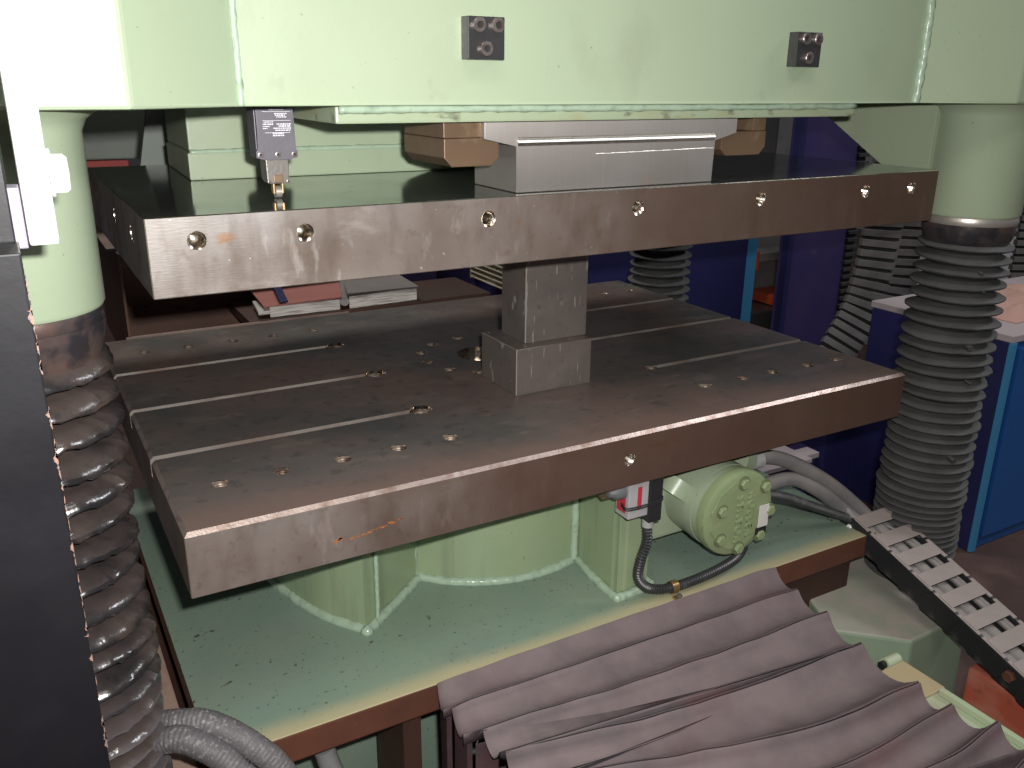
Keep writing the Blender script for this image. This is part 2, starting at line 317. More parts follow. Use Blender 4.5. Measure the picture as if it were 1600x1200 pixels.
# ------------------------------------------------------------------ press head beam
ZB = .5215
head = empty('press_crossbeam', (.7, .5, ZB), 'pale green welded press head beam spanning the top of the picture', 'press head')
foot = [(-.42, -.112), (-.012, -.112), (.115, -.01), (1.285, -.01), (1.432, -.106), (1.80, -.106), (1.80, 1.10), (-.42, 1.10)]
PR('beam', foot, 'z', ZB, 1.0, 'green', head, .004)
weld('weld_bead', [(1.284, -.012, ZB), (1.286, -.013, .62), (1.285, -.012, .75), (1.284, -.012, 1.0)], .0075, head, 40)
weld('weld_bead', [(.117, -.011, ZB), (.116, -.012, .62), (.117, -.011, .75), (.116, -.011, 1.0)], .004, head, 40)
PR('under_plate', [(.232, .004), (1.152, .004), (1.152, .45), (.232, .19)], 'z', .4995, ZB - .001, 'green_grimy', head, .003)
weld('weld_bead', [(.236, .002, .5165), (.5, .002, .517), (.85, .002, .5165), (1.148, .002, .517)], .005, head, 40)
PR('gusset', [(.075, .5205), (.10, .512), (.36, .5205), (.36, .505), (.167, .394), (.06, .394), (.06, .5205)][3:] + [(.36, .5205)], 'x', 1.45, 1.47, 'green', head, .001)
def mount_block(x0):
    bm = bmesh.new(); box(bm, (x0, -.029, .5765), (x0 + .052, -.0095, .627), .0012)
    b = obj('stop_block', bm, 'dark_steel', head)
    for dx, dz in ((.014, .0405), (.040, .0405), (.024, .013)):
        socket_screw(b, (x0 + dx, -.029, .5765 + dz), (0, -1, 0), .0088, .006)
mount_block(.396); mount_block(.964)
# ------------------------------------------------------------------ guide columns
def bellows_mesh(x, y, zs, ro, ri, seed, tilt=.004, sag=.012, wr=0., pf=1., wide=False):
    rnd = random.Random(seed); prof = []; par = []
    for a, b in zip(zs, zs[1:]):
        h = a - b; k = dict(ph=rnd.uniform(0, 6.28), tl=rnd.uniform(0, tilt) * min(1, h / .028), dr=rnd.uniform(-.0025, .002), ox=rnd.uniform(-.0015, .0015), oy=rnd.uniform(-.0015, .0015))
        for f, r in ((0, 0), (.09, .42), (.22, .78), (.40, .97), (.52, 1.), (.58, .95), (.63, .5), (.82, .0)) if wide else ((0, 0), (.13, .5), (.27, .9), (.33, 1.), (.43, 1.), (.50, .9), (.68, .4), (.86, .08)):
            prof.append((ri + (ro - ri) * r, a - h * f)); par.append((k, r, h))
    def wob(i, t, r, z):
        k, f, h = par[i]
        nn = noise.noise(Vector((math.cos(t) * 2.2, math.sin(t) * 2.2, z * 30 + seed)))
        n2 = noise.noise(Vector((math.cos(t) * 6, math.sin(t) * 6, z * 12 + seed * 3)))
        rr = r + f * (k['dr'] + .0022 * nn + .0012 * n2) + k['ox'] * math.cos(t) + k['oy'] * math.sin(t)
        n3 = noise.noise(Vector((math.cos(t) * 9, math.sin(t) * 9, z * 55 + seed))); rr += wr * .35 * f * n3
        return rr, z + wr * n3 * (.3 + f) + f * (k['tl'] * math.cos(t - k['ph']) + min(h, .03) * .09 * nn - sag * .12 * h / .03)
    bm = bmesh.new(); lathe(bm, prof, (x, y, 0), 'z', 72, wob); return bm
def zlist(z0, z1, p):
    out = [z0]
    while out[-1] > z1: out.append(out[-1] - p(out[-1]))
    return out
pit = lambda z: .0262 if z > .05 else .0262 + (z - .05) * .018 if z > -.22 else max(.0105, .0214 + (z + .22) * .06)
def guide_column(x, y, name, label, rubber, collar, zb=ZB, seed=1, zend=-.62, nubs=(), wr=.0005, pf=1.):
    c = empty('guide_column', (x, y, -1.0), label, 'guide column', 'guide columns of the press')
    bm = bmesh.new(); lathe(bm, [(.112, zb - .0005), (.108, zb - .004), (.097, zb - .012), (.0915, zb - .024), (.0905, .315), (.088, .3105)], (x, y, 0), 'z', 64)
    obj('sleeve', bm, 'green', c, True, 50)
    bm = bmesh.new(); lathe(bm, [(.06, .3105), (.0865, .3105), (.0875, .309), (.0875, .296), (.0865, .2945), (.06, .2945)], (x, y, 0), 'z', 64)
    obj('collar', bm, collar[0], c, True, 50)
    bm = bmesh.new()
    lathe(bm, [(.07, .2945), (.0868, .2945), (.0862, .282), (.0835, .268), (.079, .257 if collar[0] == 'collar_steel' else .25), (.07, .25)], (x, y, 0), 'z', 64,
          lambda k, t, r, z: (r + .002 * noise.noise(Vector((math.cos(t) * 3, math.sin(t) * 3, z * 40))), z))
    obj('clamp_cuff', bm, collar[1], c, True, 50)
    b = obj('bellows', bellows_mesh(x, y, zlist(.262, zend, lambda z: pit(z) * pf), .0915, .061 if wr < .001 else .057, seed, .004 + wr, .012, wr, 1., wr > .001), rubber, c, True, 32)
    for (t, z, s) in nubs:
        bm = bmesh.new(); p = Vector((x + math.cos(t) * .088, y + math.sin(t) * .088, z)); d = Vector((math.cos(t), math.sin(t), -.1))
        cyl(bm, p - d * .012, p + d * .004, s, s * .7, 14); obj('rivet', bm, rubber, b, True, 40)
    CY('guide_rod', (x, y, .29), (x, y, -.98), .055, 'collar_steel', c)
    bm = bmesh.new(); lathe(bm, [(.0, zend), (.10, zend), (.104, zend - .004), (.104, zend - .03), (.14, zend - .05), (.15, -.999), (0, -.999)], (x, y, 0), 'z', 40)
    obj('foot', bm, 'green', c, True, 40)
    return c
guide_column(-.14, .015, 'guide_column', 'left front guide column with glossy oily black bellows beside the black post', 'rubber_oily', ('collar_dark', 'collar_dark'), seed=3, zend=-.66, wr=.0032, pf=1.40)
guide_column(1.54, .015, 'guide_column', 'right front guide column with dusty grey bellows and shiny steel ring', 'rubber_dusty', ('collar_steel', 'collar_dark'), seed=8, zend=-.52,
             nubs=[(-2.05, .055, .008), (-2.1, .205, .004), (-2.0, .17, .004), (-1.95, -.19, .007), (-1.9, -.02, .004)])
guide_column(1.54, .965, 'guide_column', 'rear right guide column, black bellows behind the table corner', 'rubber_dusty', ('collar_steel', 'collar_dark'), seed=14, zend=-.52)
guide_column(-.14, .965, 'guide_column', 'rear left guide column, mostly hidden behind the left front column', 'rubber_dusty', ('collar_steel', 'collar_dark'), seed=21, zend=-.52)

# ------------------------------------------------------------------ platens
def tapped(parent, c, d, r=.0098, depth=.036, m='hole_metal'):
    c, d = Vector(c), Vector(d).normalized(); u, v = frame(d); bm = bmesh.new()
    prof = [(r + .0028, .0), (r + .001, -.0012)]
    h = -.0012
    while h > -depth: h -= .0016; prof.append((r - .0009, h)); h -= .0016; prof.append((r + .0003, h))
    prof += [(r * .9, h - .001), (.0006, h - .004)]
    rings = [[bm.verts.new(c + d * (hh - .0004) + (u * math.cos(t) + v * math.sin(t)) * rr) for t in [math.pi * i / 10 for i in range(20)]] for rr, hh in prof]
    for A, C in zip(rings, rings[1:]):
        for i in range(20): bm.faces.new((A[i], A[(i + 1) % 20], C[(i + 1) % 20], C[i]))
    bm.faces.new(rings[-1]); return obj('threaded_hole', bm, m, parent, True, 25)
def platen_body(name, z0, z1, mats, cuts, bev, parent, slots=(), dep_y=.98):
    """mats: side, top, edge, hole wall, slot wall"""
    bm = bmesh.new(); vs = box(bm, (0, 0, z0), (1.4, dep_y, z1)); bm.edges.ensure_lookup_table()
    es = [e for e in bm.edges if all(abs(v.co.z - z1) < 1e-6 for v in e.verts)]
    r = bmesh.ops.bevel(bm, geom=es, offset=bev, segments=1, affect='EDGES')
    es = [e for e in bm.edges if abs(e.verts[0].co.z - e.verts[1].co.z) > .03 or all(abs(v.co.z - z0) < 1e-6 for v in e.verts)]
    bmesh.ops.bevel(bm, geom=es, offset=.0012, segments=1, affect='EDGES')
    bm.normal_update()
    for f in bm.faces:
        n = f.normal
        f.material_index = 1 if n.z > .95 else 2 if n.z > .3 else 0
    o = obj(name, bm, mats, parent)
    cb = bmesh.new()
    for c, d, rr, dep in cuts:
        c, d = Vector(c), Vector(d); cyl(cb, c - d * dep, c + d * .01, rr, n=24)
    for f in cb.faces: f.material_index = 3
    boolean(o, obj('cutter', cb, mats))
    if slots:
        cb = bmesh.new()
        for (xa, xb, y, hw, dep) in slots: box(cb, (xa, y - hw, z1 - dep), (xb, y + hw, z1 + .01))
        for f in cb.faces: f.material_index = 4
        boolean(o, obj('cutter', cb, mats))
    return o
ux = [.055, .184, .441, .697, .949, 1.202, 1.327]
upl = empty('upper_platen', (.7, .5, .307), 'upper steel platen, thick brownish plate with a row of threaded holes along its front', 'press platen')
cuts = [((x, 0, .372), (0, -1, 0), .0112, .042) for x in ux] + [((0, y, .366), (-1, 0, 0), .0112, .042) for y in (.13, .30)]
platen_body('plate', .307, .4012, ['platen_side', 'platen_top_oiled', 'platen_side', 'hole_metal', 'slot_wall'], cuts, .0012, upl, (), .66)
for c, d, _, _ in cuts: tapped(upl, c, d)

lpl = empty('lower_platen', (.7, .5, -.095), 'lower steel table plate with slots and bolt holes in its dull top', 'press platen')
row = [.074, .164, .258, .350, .441, .985, 1.081, 1.165, 1.262, 1.347]
th = [(x, .131, 0) for x in row] + [(x, .857, 0) for x in row] + [(.71 + .135 * math.cos(a), .52 + .128 * math.sin(a), 0) for a in (R(90), R(122), R(152), R(182), R(212), R(238), R(60), R(30))]
end = [(.451, .27, 0), (.454, .497, 0), (.447, .72, 0)]; end2 = [(.962, .27, 0)]
cuts = [(c, (0, 0, 1), .0128, .042) for c in th] + [(c, (0, 0, 1), .0205, .034) for c in end] + [(c, (0, 0, 1), .0128, .034) for c in end2] + [((.709, 0, -.045), (0, -1, 0), .0112, .042), ((.70, .52, 0), (0, 0, 1), .05, .03)]
sl = [(-.01, .4505, .27, .0075, .031), (-.01, .4535, .497, .0075, .031), (-.01, .4465, .72, .0075, .031), (.962, 1.41, .27, .0075, .031), (.95, 1.41, .497, .0075, .031), (.95, 1.41, .72, .0075, .031)]
platen_body('plate', -.095, 0, ['platen_side_brown', 'platen_top_worn', 'bright_edge', 'hole_metal', 'slot_wall'], cuts, .0055, lpl, sl)
for c in th + end2: tapped(lpl, c, (0, 0, 1), .0112, .036, 'hole_rim')
tapped(lpl, (.709, 0, -.045), (0, -1, 0))
for c in end: tapped(lpl, (c[0], c[1], -.006), (0, 0, 1), .0175, .022, 'hole_rim')
def blotch(parent, name, pts, y, m, seed, r):
    rnd = random.Random(seed); bm = bmesh.new()
    for (x, z, s) in pts:
        n = 11; ps = []
        for i in range(n):
            t = 2 * math.pi * i / n; q = s * rnd.uniform(.45, 1.1); ps.append(bm.verts.new((x + q * 1.7 * math.cos(t), y, z + q * .7 * math.sin(t) + .25 * q * math.cos(t))))
        bm.faces.new(ps)
    return obj(name, bm, m, parent)
rnd = random.Random(5)
blotch(lpl, 'rust_stain', [(.203 + rnd.uniform(-.004, .004), -.063 + rnd.uniform(-.003, .004), .0028) for _ in range(4)] +
       [(.222 + i * .0052, -.0645 + i * .0009 + rnd.uniform(-.0014, .0014), rnd.uniform(.0012, .0034)) for i in range(13)] +
       [(.296 + rnd.uniform(-.006, .006), -.0515, .0016) for _ in range(3)], -.0004, 'rust_mark', 2, .01)['kind'] = 'stuff'

# ------------------------------------------------------------------ die blocks and upper tool holder
def die(a, b):
    bm = bmesh.new(); box(bm, a, b, .0013, 1); bm.normal_update()
    for f in bm.faces:
        if max(abs(c) for c in f.normal) < .95: f.material_index = 1
    return obj('die_block', bm, ['die_steel', 'slot_wall'])
tag(die((.633, .25, .0003), (.798, .386, .0895)), 'low wide steel block resting on the lower table plate', 'steel block')
tag(die((.666, .276, .0899), (.802, .366, .3066)), 'tall steel block standing on the low block under the upper platen', 'steel block')
adp = empty('tool_adapter', (.677, .08, .401), 'shiny T-shaped steel adapter sitting on the upper platen', 'tool adapter')
PR('adapter_body', [(.497, .4016), (.858, .4016), (.858, .4665), (.903, .4755), (.903, .499), (.446, .499), (.446, .4755), (.497, .4665)], 'y', .022, .150, 'polished_steel', adp, .0012)
bm = bmesh.new(); P = [(.0217, .4655), (.0196, .4680), (.0188, .4712), (.0196, .4745), (.0217, .4775)]
for (y, z) in P: bm.verts.new((.4985, y, z)); bm.verts.new((.8565, y, z))
bm.verts.ensure_lookup_table()
for i in range(4): bm.faces.new([bm.verts[k] for k in (2 * i, 2 * i + 1, 2 * i + 3, 2 * i + 2)])
bm.faces.new([bm.verts[k] for k in (0, 2, 4, 6, 8)]); bm.faces.new([bm.verts[k] for k in (1, 3, 5, 7, 9)])
obj('highlight_bead', bm, 'highlight_scratch_steel', adp, True)  # bead shaped and brightened to draw the highlight line under the flange
bm = bmesh.new(); random.seed(3); x = .63
while x < .855:
    l = random.uniform(.004, .02); h = random.uniform(.0004, .0013); z = .4515 + (x - .63) * .012
    box(bm, (x, .0212, z), (min(x + l, .857), .0222, z + h)); x += l * .9
tag(obj('scratch', bm, 'highlight_scratch_steel', adp), kind='stuff')
def jaw(x0, x1, xt, flip, label):
    j = empty('clamp_jaw', ((x0 + x1) / 2, .1, .44), label, 'clamp jaw', 'jaws holding the tool adapter')
    f = (lambda x: x) if not flip else (lambda x: x0 + x1 - x)
    PR('jaw', [(f(x0), .4775), (f(x0), .452), (f(x0 + .012), .440), (f(x1 - .012), .440), (f(x1), .450), (f(x1), .4725), (f(x1 - .012), .4775)], 'y', .030, .165, 'bronze_steel', j, .0015)
    B('spacer', (min(f(x0 + .0005), f(xt)), .032, .478), (max(f(x0 + .0005), f(xt)), .165, .4993), 'bronze_steel', j, .0012)
jaw(.389, .473, .452, False, 'left bronze-coloured clamp jaw gripping the shiny adapter')
jaw(.880, .976, .909, True, 'right bronze-coloured clamp jaw gripping the shiny adapter')
ram = empty('ram_housing', (.45, .5, .401), 'mint green ram housing on the upper platen behind the limit switch', 'ram housing')
PR('lower_body', [(.120, .370), (.78, .370), (.78, .64), (.133, .64)], 'z', .4014, .4425, 'green', ram, .003)
PR('upper_body', [(.123, .374), (.78, .374), (.78, .635), (.135, .635)], 'z', .443, ZB - .002, 'green', ram, .004)
weld('weld_bead', [(.124, .3735, .4435), (.3, .3735, .444), (.55, .373, .4435), (.78, .3735, .444)], .004, ram, 30)

# ------------------------------------------------------------------ limit switch
sw = empty('limit_switch', (.184, .12, .402), 'dark limit switch hanging over the upper platen, its roller touching the plate', 'limit switch')
X0, X1, Y0 = .1585, .2085, .098
bm = bmesh.new(); box(bm, (X0, Y0 + .008, .4535), (X1, Y0 + .044, .5195), .002); obj('housing', bm, 'switch_body', sw)
bm = bmesh.new()
prism(bm, [(X0 + .001, .519), (X0 + .001, .4655), (X0 - .002, .463), (X0 - .002, .4545), (X0 + .006, .4525), (X0 + .010, .452), (X1 - .009, .452), (X1 - .006, .4525), (X1 + .0015, .4545), (X1 + .0015, .463), (X1 - .001, .4655), (X1 - .001, .519)], 'y', Y0, Y0 + .0076, .0008)
cov = obj('cover', bm, 'switch_body', sw)
for x in (X0 + .003, X1 - .003, .184): socket_screw(cov, (x, Y0, .4585), (0, -1, 0), .0035, .0012, 'screw_steel', 'cover_screw')
bm = bmesh.new(); random.seed(11)
for (z, a, b, h) in ((.5135, .35, .75, .0010), (.5115, .15, .95, .0004), (.5085, .50, .85, .0013), (.5065, .52, .8, .0013), (.5045, .55, .85, .001), (.5005, .15, .95, .0004), (.4985, .18, .45, .001),
                     (.4955, .15, .45, .0016), (.4955, .55, .95, .0016), (.4930, .15, .35, .0012), (.4930, .6, .95, .0016), (.4905, .15, .28, .0012), (.4905, .45, .95, .0014), (.4880, .5, .93, .0014), (.4855, .2, .92, .0005), (.4838, .42, .75, .0018), (.4815, .42, .74, .0014)):
    x = X0 + .002 + a * .045; e = X0 + .002 + b * .045
    if h < .0006: box(bm, (x, Y0 - .0002, z), (e, Y0 + .0002, z + h)); continue
    while x < e:
        l = random.uniform(.0008, .0028); box(bm, (x, Y0 - .0002, z), (min(x + l, e), Y0 + .0002, z + h)); x += l + random.uniform(.0005, .001)
tag(obj('printed_panel', bm, 'switch_print', cov), kind='stuff')
bm = bmesh.new(); prism(bm, [(.1690, .4518), (.1695, .426), (.172, .421), (.196, .421), (.1985, .426), (.199, .4518)], 'y', Y0 + .006, Y0 + .036, .0012); hd = obj('plunger_head', bm, 'switch_head', sw)
socket_screw(hd, (.1715, Y0 + .006, .4235), (0, -1, 0), .0022, .0012, 'screw_steel', 'head_screw'); socket_screw(hd, (.1965, Y0 + .006, .4235), (0, -1, 0), .0022, .0012, 'screw_steel', 'head_screw')
B('plunger_guide', (.1775, Y0 + .005, .4225), (.1905, Y0 + .03, .4325), 'bronze_steel', sw, .001)
bm = bmesh.new(); box(bm, (.178, Y0 + .012, .407), (.1805, Y0 + .024, .4235), .0008); box(bm, (.1895, Y0 + .012, .407), (.192, Y0 + .024, .4235), .0008); obj('roller_fork', bm, 'brass', sw)
CY('roller', (.181, Y0 + .018, .4095), (.189, Y0 + .018, .4095), .0078, 'collar_steel', sw)

# ------------------------------------------------------------------ base table
base = empty('press_pedestal', (.7, .5, -1.0), 'green welded press base table with worn yellow front edge and rust-red rim', 'press base')
bm = bmesh.new(); box(bm, (0, 0, -.411), (1.4, .98, -.3602), .003, 2)
bm.normal_update()
for f in bm.faces:
    if f.normal.z < .5: f.material_index = 1
obj('table_slab', bm, ['green_base', 'rust_face'], base)
def wall_plate(name, line, th, m='green_drip', z0=-.359, z1=-.0955):
    """vertical plate following a polyline, thickness to the left of travel"""
    P = [Vector((p[0], p[1], 0)) for p in line]; N_ = []
    for i in range(len(P)):
        d = (P[min(i + 1, len(P) - 1)] - P[max(i - 1, 0)]).normalized(); N_.append(Vector((-d.y, d.x, 0)))
    pts = [(p.x, p.y) for p in P] + [((p + k * th).x, (p + k * th).y) for p, k in zip(P[::-1], N_[::-1])]
    bm = bmesh.new(); prism(bm, pts, 'z', z0, z1, .0); return obj(name, bm, m, base, True, 30)
dc = (.665, .475); drum = [(dc[0] + .272 * math.cos(R(a)), dc[1] + .272 * math.sin(R(a))) for a in range(208, 300, 4)]
wall_plate('drum_wall', drum, .03)
wingL = [(.19, .56), (.194, .48), (.205, .415), (.225, .335), (.252, .262), (.30, .190)]
ws = [(p.x, p.y) for p in spline([(a, b, 0) for a, b in wingL], 5)]
wall_plate('wing_plate', ws, .03)
wall_plate('web_plate', [(.322, .205), (.473, .325)], .02)
wall_plate('wing_plate', [(.757, .215), (.748, .066)], .02)
wall_plate('wing_plate', [(.750, .064), (.823, .072)], .022)
wall_plate('web_plate', [(.823, .074), (.86, .30)], .02)
B('cross_web', (.62, .5, -.359), (1.2, .54, -.0955), 'green', base)
zz = -.357
weld('weld_bead', [(a, b, zz) for a, b in drum], .0095, base, 4)
weld('weld_bead', [(a, b, zz) for a, b in wingL] + [(.300, .186, zz), (.323, .198, zz)], .0095, base, 12)
weld('weld_bead', [(.318, .196, zz), (.40, .26, zz), (.468, .316, zz)], .009, base, 20)
weld('weld_bead', [(.757, .21, zz), (.746, .13, zz), (.743, .064, zz), (.752, .058, zz), (.824, .066, zz), (.832, .09, zz), (.855, .26, zz)], .009, base, 14)
for x, y in (drum[2], drum[-3]): weld('weld_bead', [(x, y - .004, -.355), (x, y - .004, -.23), (x, y - .004, -.097)], .008, base, 20)
weld('weld_bead', [(.330, .207, -.355), (.331, .207, -.23), (.331, .207, -.097)], .004, base, 20)
# substructure below the slab
B('lower_frame', (.05, .20, -.998), (1.35, .95, -.413), 'green_base', base, .004)
PR('brace', [(.02, -.413), (.07, -.413), (.19, -.8), (.14, -.8)], 'y', .05, .09, 'rust_face', base, .002)
B('leg_plate', (.30, .03, -.998), (.332, .16, -.4125), 'rust_dark', base, .002)
B('right_bracket', (1.12, .03, -.53), (1.36, .25, -.4125), 'rust_dark', base, .003)
B('side_ledge', (-.055, -.02, -.50), (-.012, 1.0, -.42), 'pink_ledge', base, .003)
B('side_frame', (-.03, .2, -.998), (.045, .95, -.505), 'rust_dark', base, .003)

# ------------------------------------------------------------------ hydraulic motor
mot = empty('hydraulic_motor', (.975, .1, -.30), 'green cast hydraulic motor lettered ROLLER STATOR under the lower table plate', 'hydraulic motor')
MC = (.975, -.213)
def ml(prof, name, m='green_cast', n=64):
    bm = bmesh.new(); rg = lathe(bm, prof, (MC[0], 0, MC[1]), 'y', n); bm.faces.new(rg[0]); bm.faces.new(rg[-1]); return obj(name, bm, m, mot, True, 35)
cover = ml([(.066, .0), (.079, .0), (.0845, .003), (.0862, .007), (.0862, .022)], 'end_cover')
ml([(.0835, .0225), (.0835, .040)], 'stator_ring', 'green'); ml([(.0845, .0405), (.0845, .060)], 'spacer_ring', 'green'); ml([(.083, .0605), (.081, .12), (.074, .16), (.06, .24)], 'motor_body', 'green')
CY('port_boss', (.885, .09, -.19), (.905, .09, -.165), .032, 'green', mot); B('mount_foot', (.85, .12, -.30), (1.02, .30, -.12), 'green', mot, .006)
CY('port_boss', (1.055, .10, -.155), (1.085, .105, -.165), .028, 'green', mot)
PR('raised_face', [(MC[0] + .073 * math.cos(R(a)) * (1 if i % 2 else .93), MC[1] + .073 * math.sin(R(a)) * (1 if i % 2 else .93)) for i, a in enumerate(range(0, 360, 15))], 'y', -.0024, -.0001, 'green_cast', cover, .001)
for (bx, bz) in ((.978, -.150), (1.034, -.168), (.929, -.196), (.931, -.256), (.979, -.285), (1.032, -.270), (1.052, -.222)):
    CY('recess_shade_disc', (bx, -.0004, bz), (bx, -.0028, bz), .0142, 'olive_shade', cover, .0142); hex_bolt(cover, (bx, -.0028, bz), (0, -1, 0), .0105, .0062, 'green_cast')  # dark disc round each bolt paints the shade of its recess
def lettering(txt, size, M_, m, name, parent, depth=.0018):
    cu = bpy.data.curves.new(name, 'FONT'); cu.body = txt; cu.size = size; cu.extrude = depth; cu.align_x = 'CENTER'; cu.align_y = 'CENTER'; cu.space_character = 1.16; cu.offset = .0003; cu.resolution_u = 2
    t = bpy.data.objects.new('text_source', cu); COL.objects.link(t); bpy.context.view_layer.update()
    me = bpy.data.meshes.new_from_object(t.evaluated_get(bpy.context.evaluated_depsgraph_get())); bpy.data.objects.remove(t); bpy.data.curves.remove(cu)
    me.transform(M_); me.materials.clear(); me.materials.append(MAT[m]); me.name = name
    return put(link(bpy.data.objects.new(name, me)), parent)
def face_matrix(x, z, y):   # text read downwards (turned 90 degrees clockwise), facing -Y
    return Matrix.Translation((x, y, z)) @ Matrix(((0, 1, 0), (0, 0, -1), (-1, 0, 0))).to_4x4()
lettering('ROLLER', .0235, face_matrix(1.000, -.217, -.0034), 'green_cast', 'cast_lettering', cover)
lettering('STATOR', .0235, face_matrix(.972, -.222, -.0034), 'green_cast', 'cast_lettering', cover)
B('name_plate', (1.022, -.0058, -.252), (1.047, -.0042, -.206), 'name_plate', cover, .0004)
bm = bmesh.new(); box(bm, (1.018, -.0048, -.268), (1.046, -.0037, -.253), .0004); obj('peeled_patch', bm, 'socket_dark', cover)

# ------------------------------------------------------------------ sensor, conduits, hoses
sen = empty('proximity_sensor', (.745, .03, -.17), 'small grey sensor box with red labels under the lower table plate', 'sensor')
bm = bmesh.new(); box(bm, (.722, .012, -.168), (.765, .05, -.0965), .002); obj('sensor_body', bm, 'sensor_grey', sen)
B('red_label', (.7405, .0113, -.152), (.7495, .0118, -.109), 'sensor_red', sen, 0); B('red_label', (.7205, .02, -.158), (.7216, .044, -.128), 'sensor_red', sen, 0)
bm = bmesh.new(); box(bm, (.7655, .008, -.183), (.793, .05, -.0965), .002); obj('connector', bm, 'plastic_black', sen)
for z in (-.1425, -.1465): TB('cable_tie', [(.7195, .03, z), (.7205, .011, z - .002), (.7655, .0075, z - .001), (.793, .0072, z + .004), (.795, .03, z + .004)], .0014, 'plastic_black', sen, 8)
bm = bmesh.new(); lathe(bm, [(.0, .6900), (.006, .6905), (.0075, .696), (.013, .703), (.014, .7215), (0, .7215)], (0, .03, -.118), 'x', 20); obj('plug', bm, 'plug_grey', sen, True, 40)
CY('gland', (.7795, .028, -.1835), (.7795, .028, -.2005), .0105, 'sensor_grey', sen); 
tag(TB('conduit', [(.7795, .028, -.201), (.778, .024, -.23), (.768, .026, -.268), (.769, .03, -.305), (.795, .03, -.335), (.839, .02, -.342), (.92, .018, -.339), (1.005, .03, -.335), (1.06, .06, -.335)], .0098, 'conduit_black', None, 14, (.0058, .0034), None, 10, 25),
    'black corrugated conduit looping from the sensor to the motor', 'conduit')
clip = empty('conduit_clip', (.845, .02, -.36), 'small brass clip screwed to the table holding the black conduit', 'pipe clip')
bm = bmesh.new(); lathe(bm, [(.0108, .8375), (.0122, .8375), (.0122, .8515), (.0108, .8515)], (0, .0195, -.3415), 'x', 24); obj('band', bm, 'brass', clip, True, 40)
B('tab', (.838, .001, -.3597), (.851, .012, -.3555), 'brass', clip, .0008); hex_bolt(clip, (.846, .003, -.3553), (0, -.2, 1), .006, .006, 'screw_steel')
tag(CY('pipe_plug', (.695, .055, -.125), (.737, .055, -.125), .0145, 'bronze_steel'), 'rusty round pipe plug left of the grey sensor box', 'pipe plug')
hoses = (('upper grey hydraulic hose with steel fitting running from motor to cable chain', [(1.10, .115, -.180), (1.145, .11, -.175), (1.211, .10, -.197), (1.304, .08, -.253), (1.39, .065, -.322), (1.425, .03, -.366), (1.43, -.05, -.402), (1.43, -.12, -.425), (1.43, -.5, -.552)]),
         ('lower grey hydraulic hose running from motor to cable chain', [(1.10, .10, -.236), (1.217, .10, -.237), (1.287, .08, -.272), (1.358, .065, -.330), (1.392, .02, -.368), (1.396, -.05, -.398), (1.396, -.12, -.422), (1.396, -.5, -.549)]))
for i, (lb, pts) in enumerate(hoses):
    h = empty('hydraulic_hose', pts[0], lb, 'hose', 'hoses feeding the motor'); TB('hose', pts, .0155, 'hose_grey', h, 16)
    d = (Vector(pts[1]) - Vector(pts[0])).normalized(); p = Vector(pts[0])
    CY('ferrule', p - d * .012, p + d * .034,   .0185, 'sensor_grey', h); hex_bolt(h, p - d * .03, d, .016, .02, 'sensor_grey', 'hose_nut')
tag(TB('conduit', [(1.055, .02, -.198), (1.13, .03, -.228), (1.205, .04, -.266), (1.29, .045, -.308), (1.362, .05, -.343)], .0095, 'conduit_black', None, 14, (.0058, .0034), None, 10, 25),
    'thin black corrugated conduit between the motor face and the cable chain', 'conduit')
lh = (('grey ribbed hose curving over the table corner at bottom left', [(-.12, .05, -.33), (-.077, .02, -.289), (-.040, -.005, -.272), (.001, -.03, -.274), (.046, -.06, -.305), (.077, -.08, -.346), (.09, -.09, -.41), (.09, -.1, -.7)], 'hose_left'),
      ('speckled grey ribbed hose in front of the left bellows at the bottom edge', [(-.12, .03, -.36), (-.085, .0, -.303), (-.045, -.03, -.277), (-.010, -.055, -.290), (.020, -.075, -.324), (.034, -.09, -.38), (.035, -.1, -.7)], 'hose_left'))
for lb, pts, m in lh: tag(TB('corrugated_hose', pts, .0185, m, None, 18, (.0056, .0009), .05, 12, 70), lb, 'hose', 'hoses at the bottom left corner')
tag(TB('drain_hose', [(.17, .04, -.44), (.185, .03, -.5), (.23, .02, -.6), (.29, .03, -.75)], .017, 'conduit_grey', None, 16), 'dark grey hose below the rust-red table rim', 'hose')

# ------------------------------------------------------------------ cable chain
ch = empty('cable_chain', (1.41, -.2, -.48), 'dusty black cable chain running down past the right front column', 'cable chain')
sl_ = math.atan(.335); dy, dz = -math.cos(sl_), -math.sin(sl_); pitch = .0575
Ychain0 = (.052, -.334)
def chain_mat(i): # local frame: +x across, +y along travel (towards the viewer and down), +z up
    a = Vector((0, dy, dz)); n = Vector((0, dz, -dy)); 
    return Matrix(((-1, 0, 0, 0), (0, a.y, n.y, 0), (0, a.z, n.z, 0), (0, 0, 0, 1))), Vector((1.482, Ychain0[0], Ychain0[1])) + a * (i * pitch)
sideL = bmesh.new(); prism(sideL, [(-.012, -.012), (.006, 0), (pitch + .004, 0), (pitch + .012, -.010), (pitch + .008, -.048), (.0, -.053), (-.012, -.046)], 'x', 0, .009, .002)
for k in (.018, .042): cyl(sideL, (-.003, k, -.020), (.004, k, -.020), .0035, n=10)
me_side = bpy.data.meshes.new('side_plate'); bmesh.ops.recalc_face_normals(sideL, faces=sideL.faces[:]); sideL.to_mesh(me_side); sideL.free(); me_side.materials.append(MAT['plastic_black'])
bar = bmesh.new(); box(bar, (.0035, .012, -.002), (.1185, .046, .0022), .0015); box(bar, (-.001, .004, -.003), (.010, pitch - .002, .0012), .0012); box(bar, (.112, .004, -.003), (.123, pitch - .002, .0012), .0012)
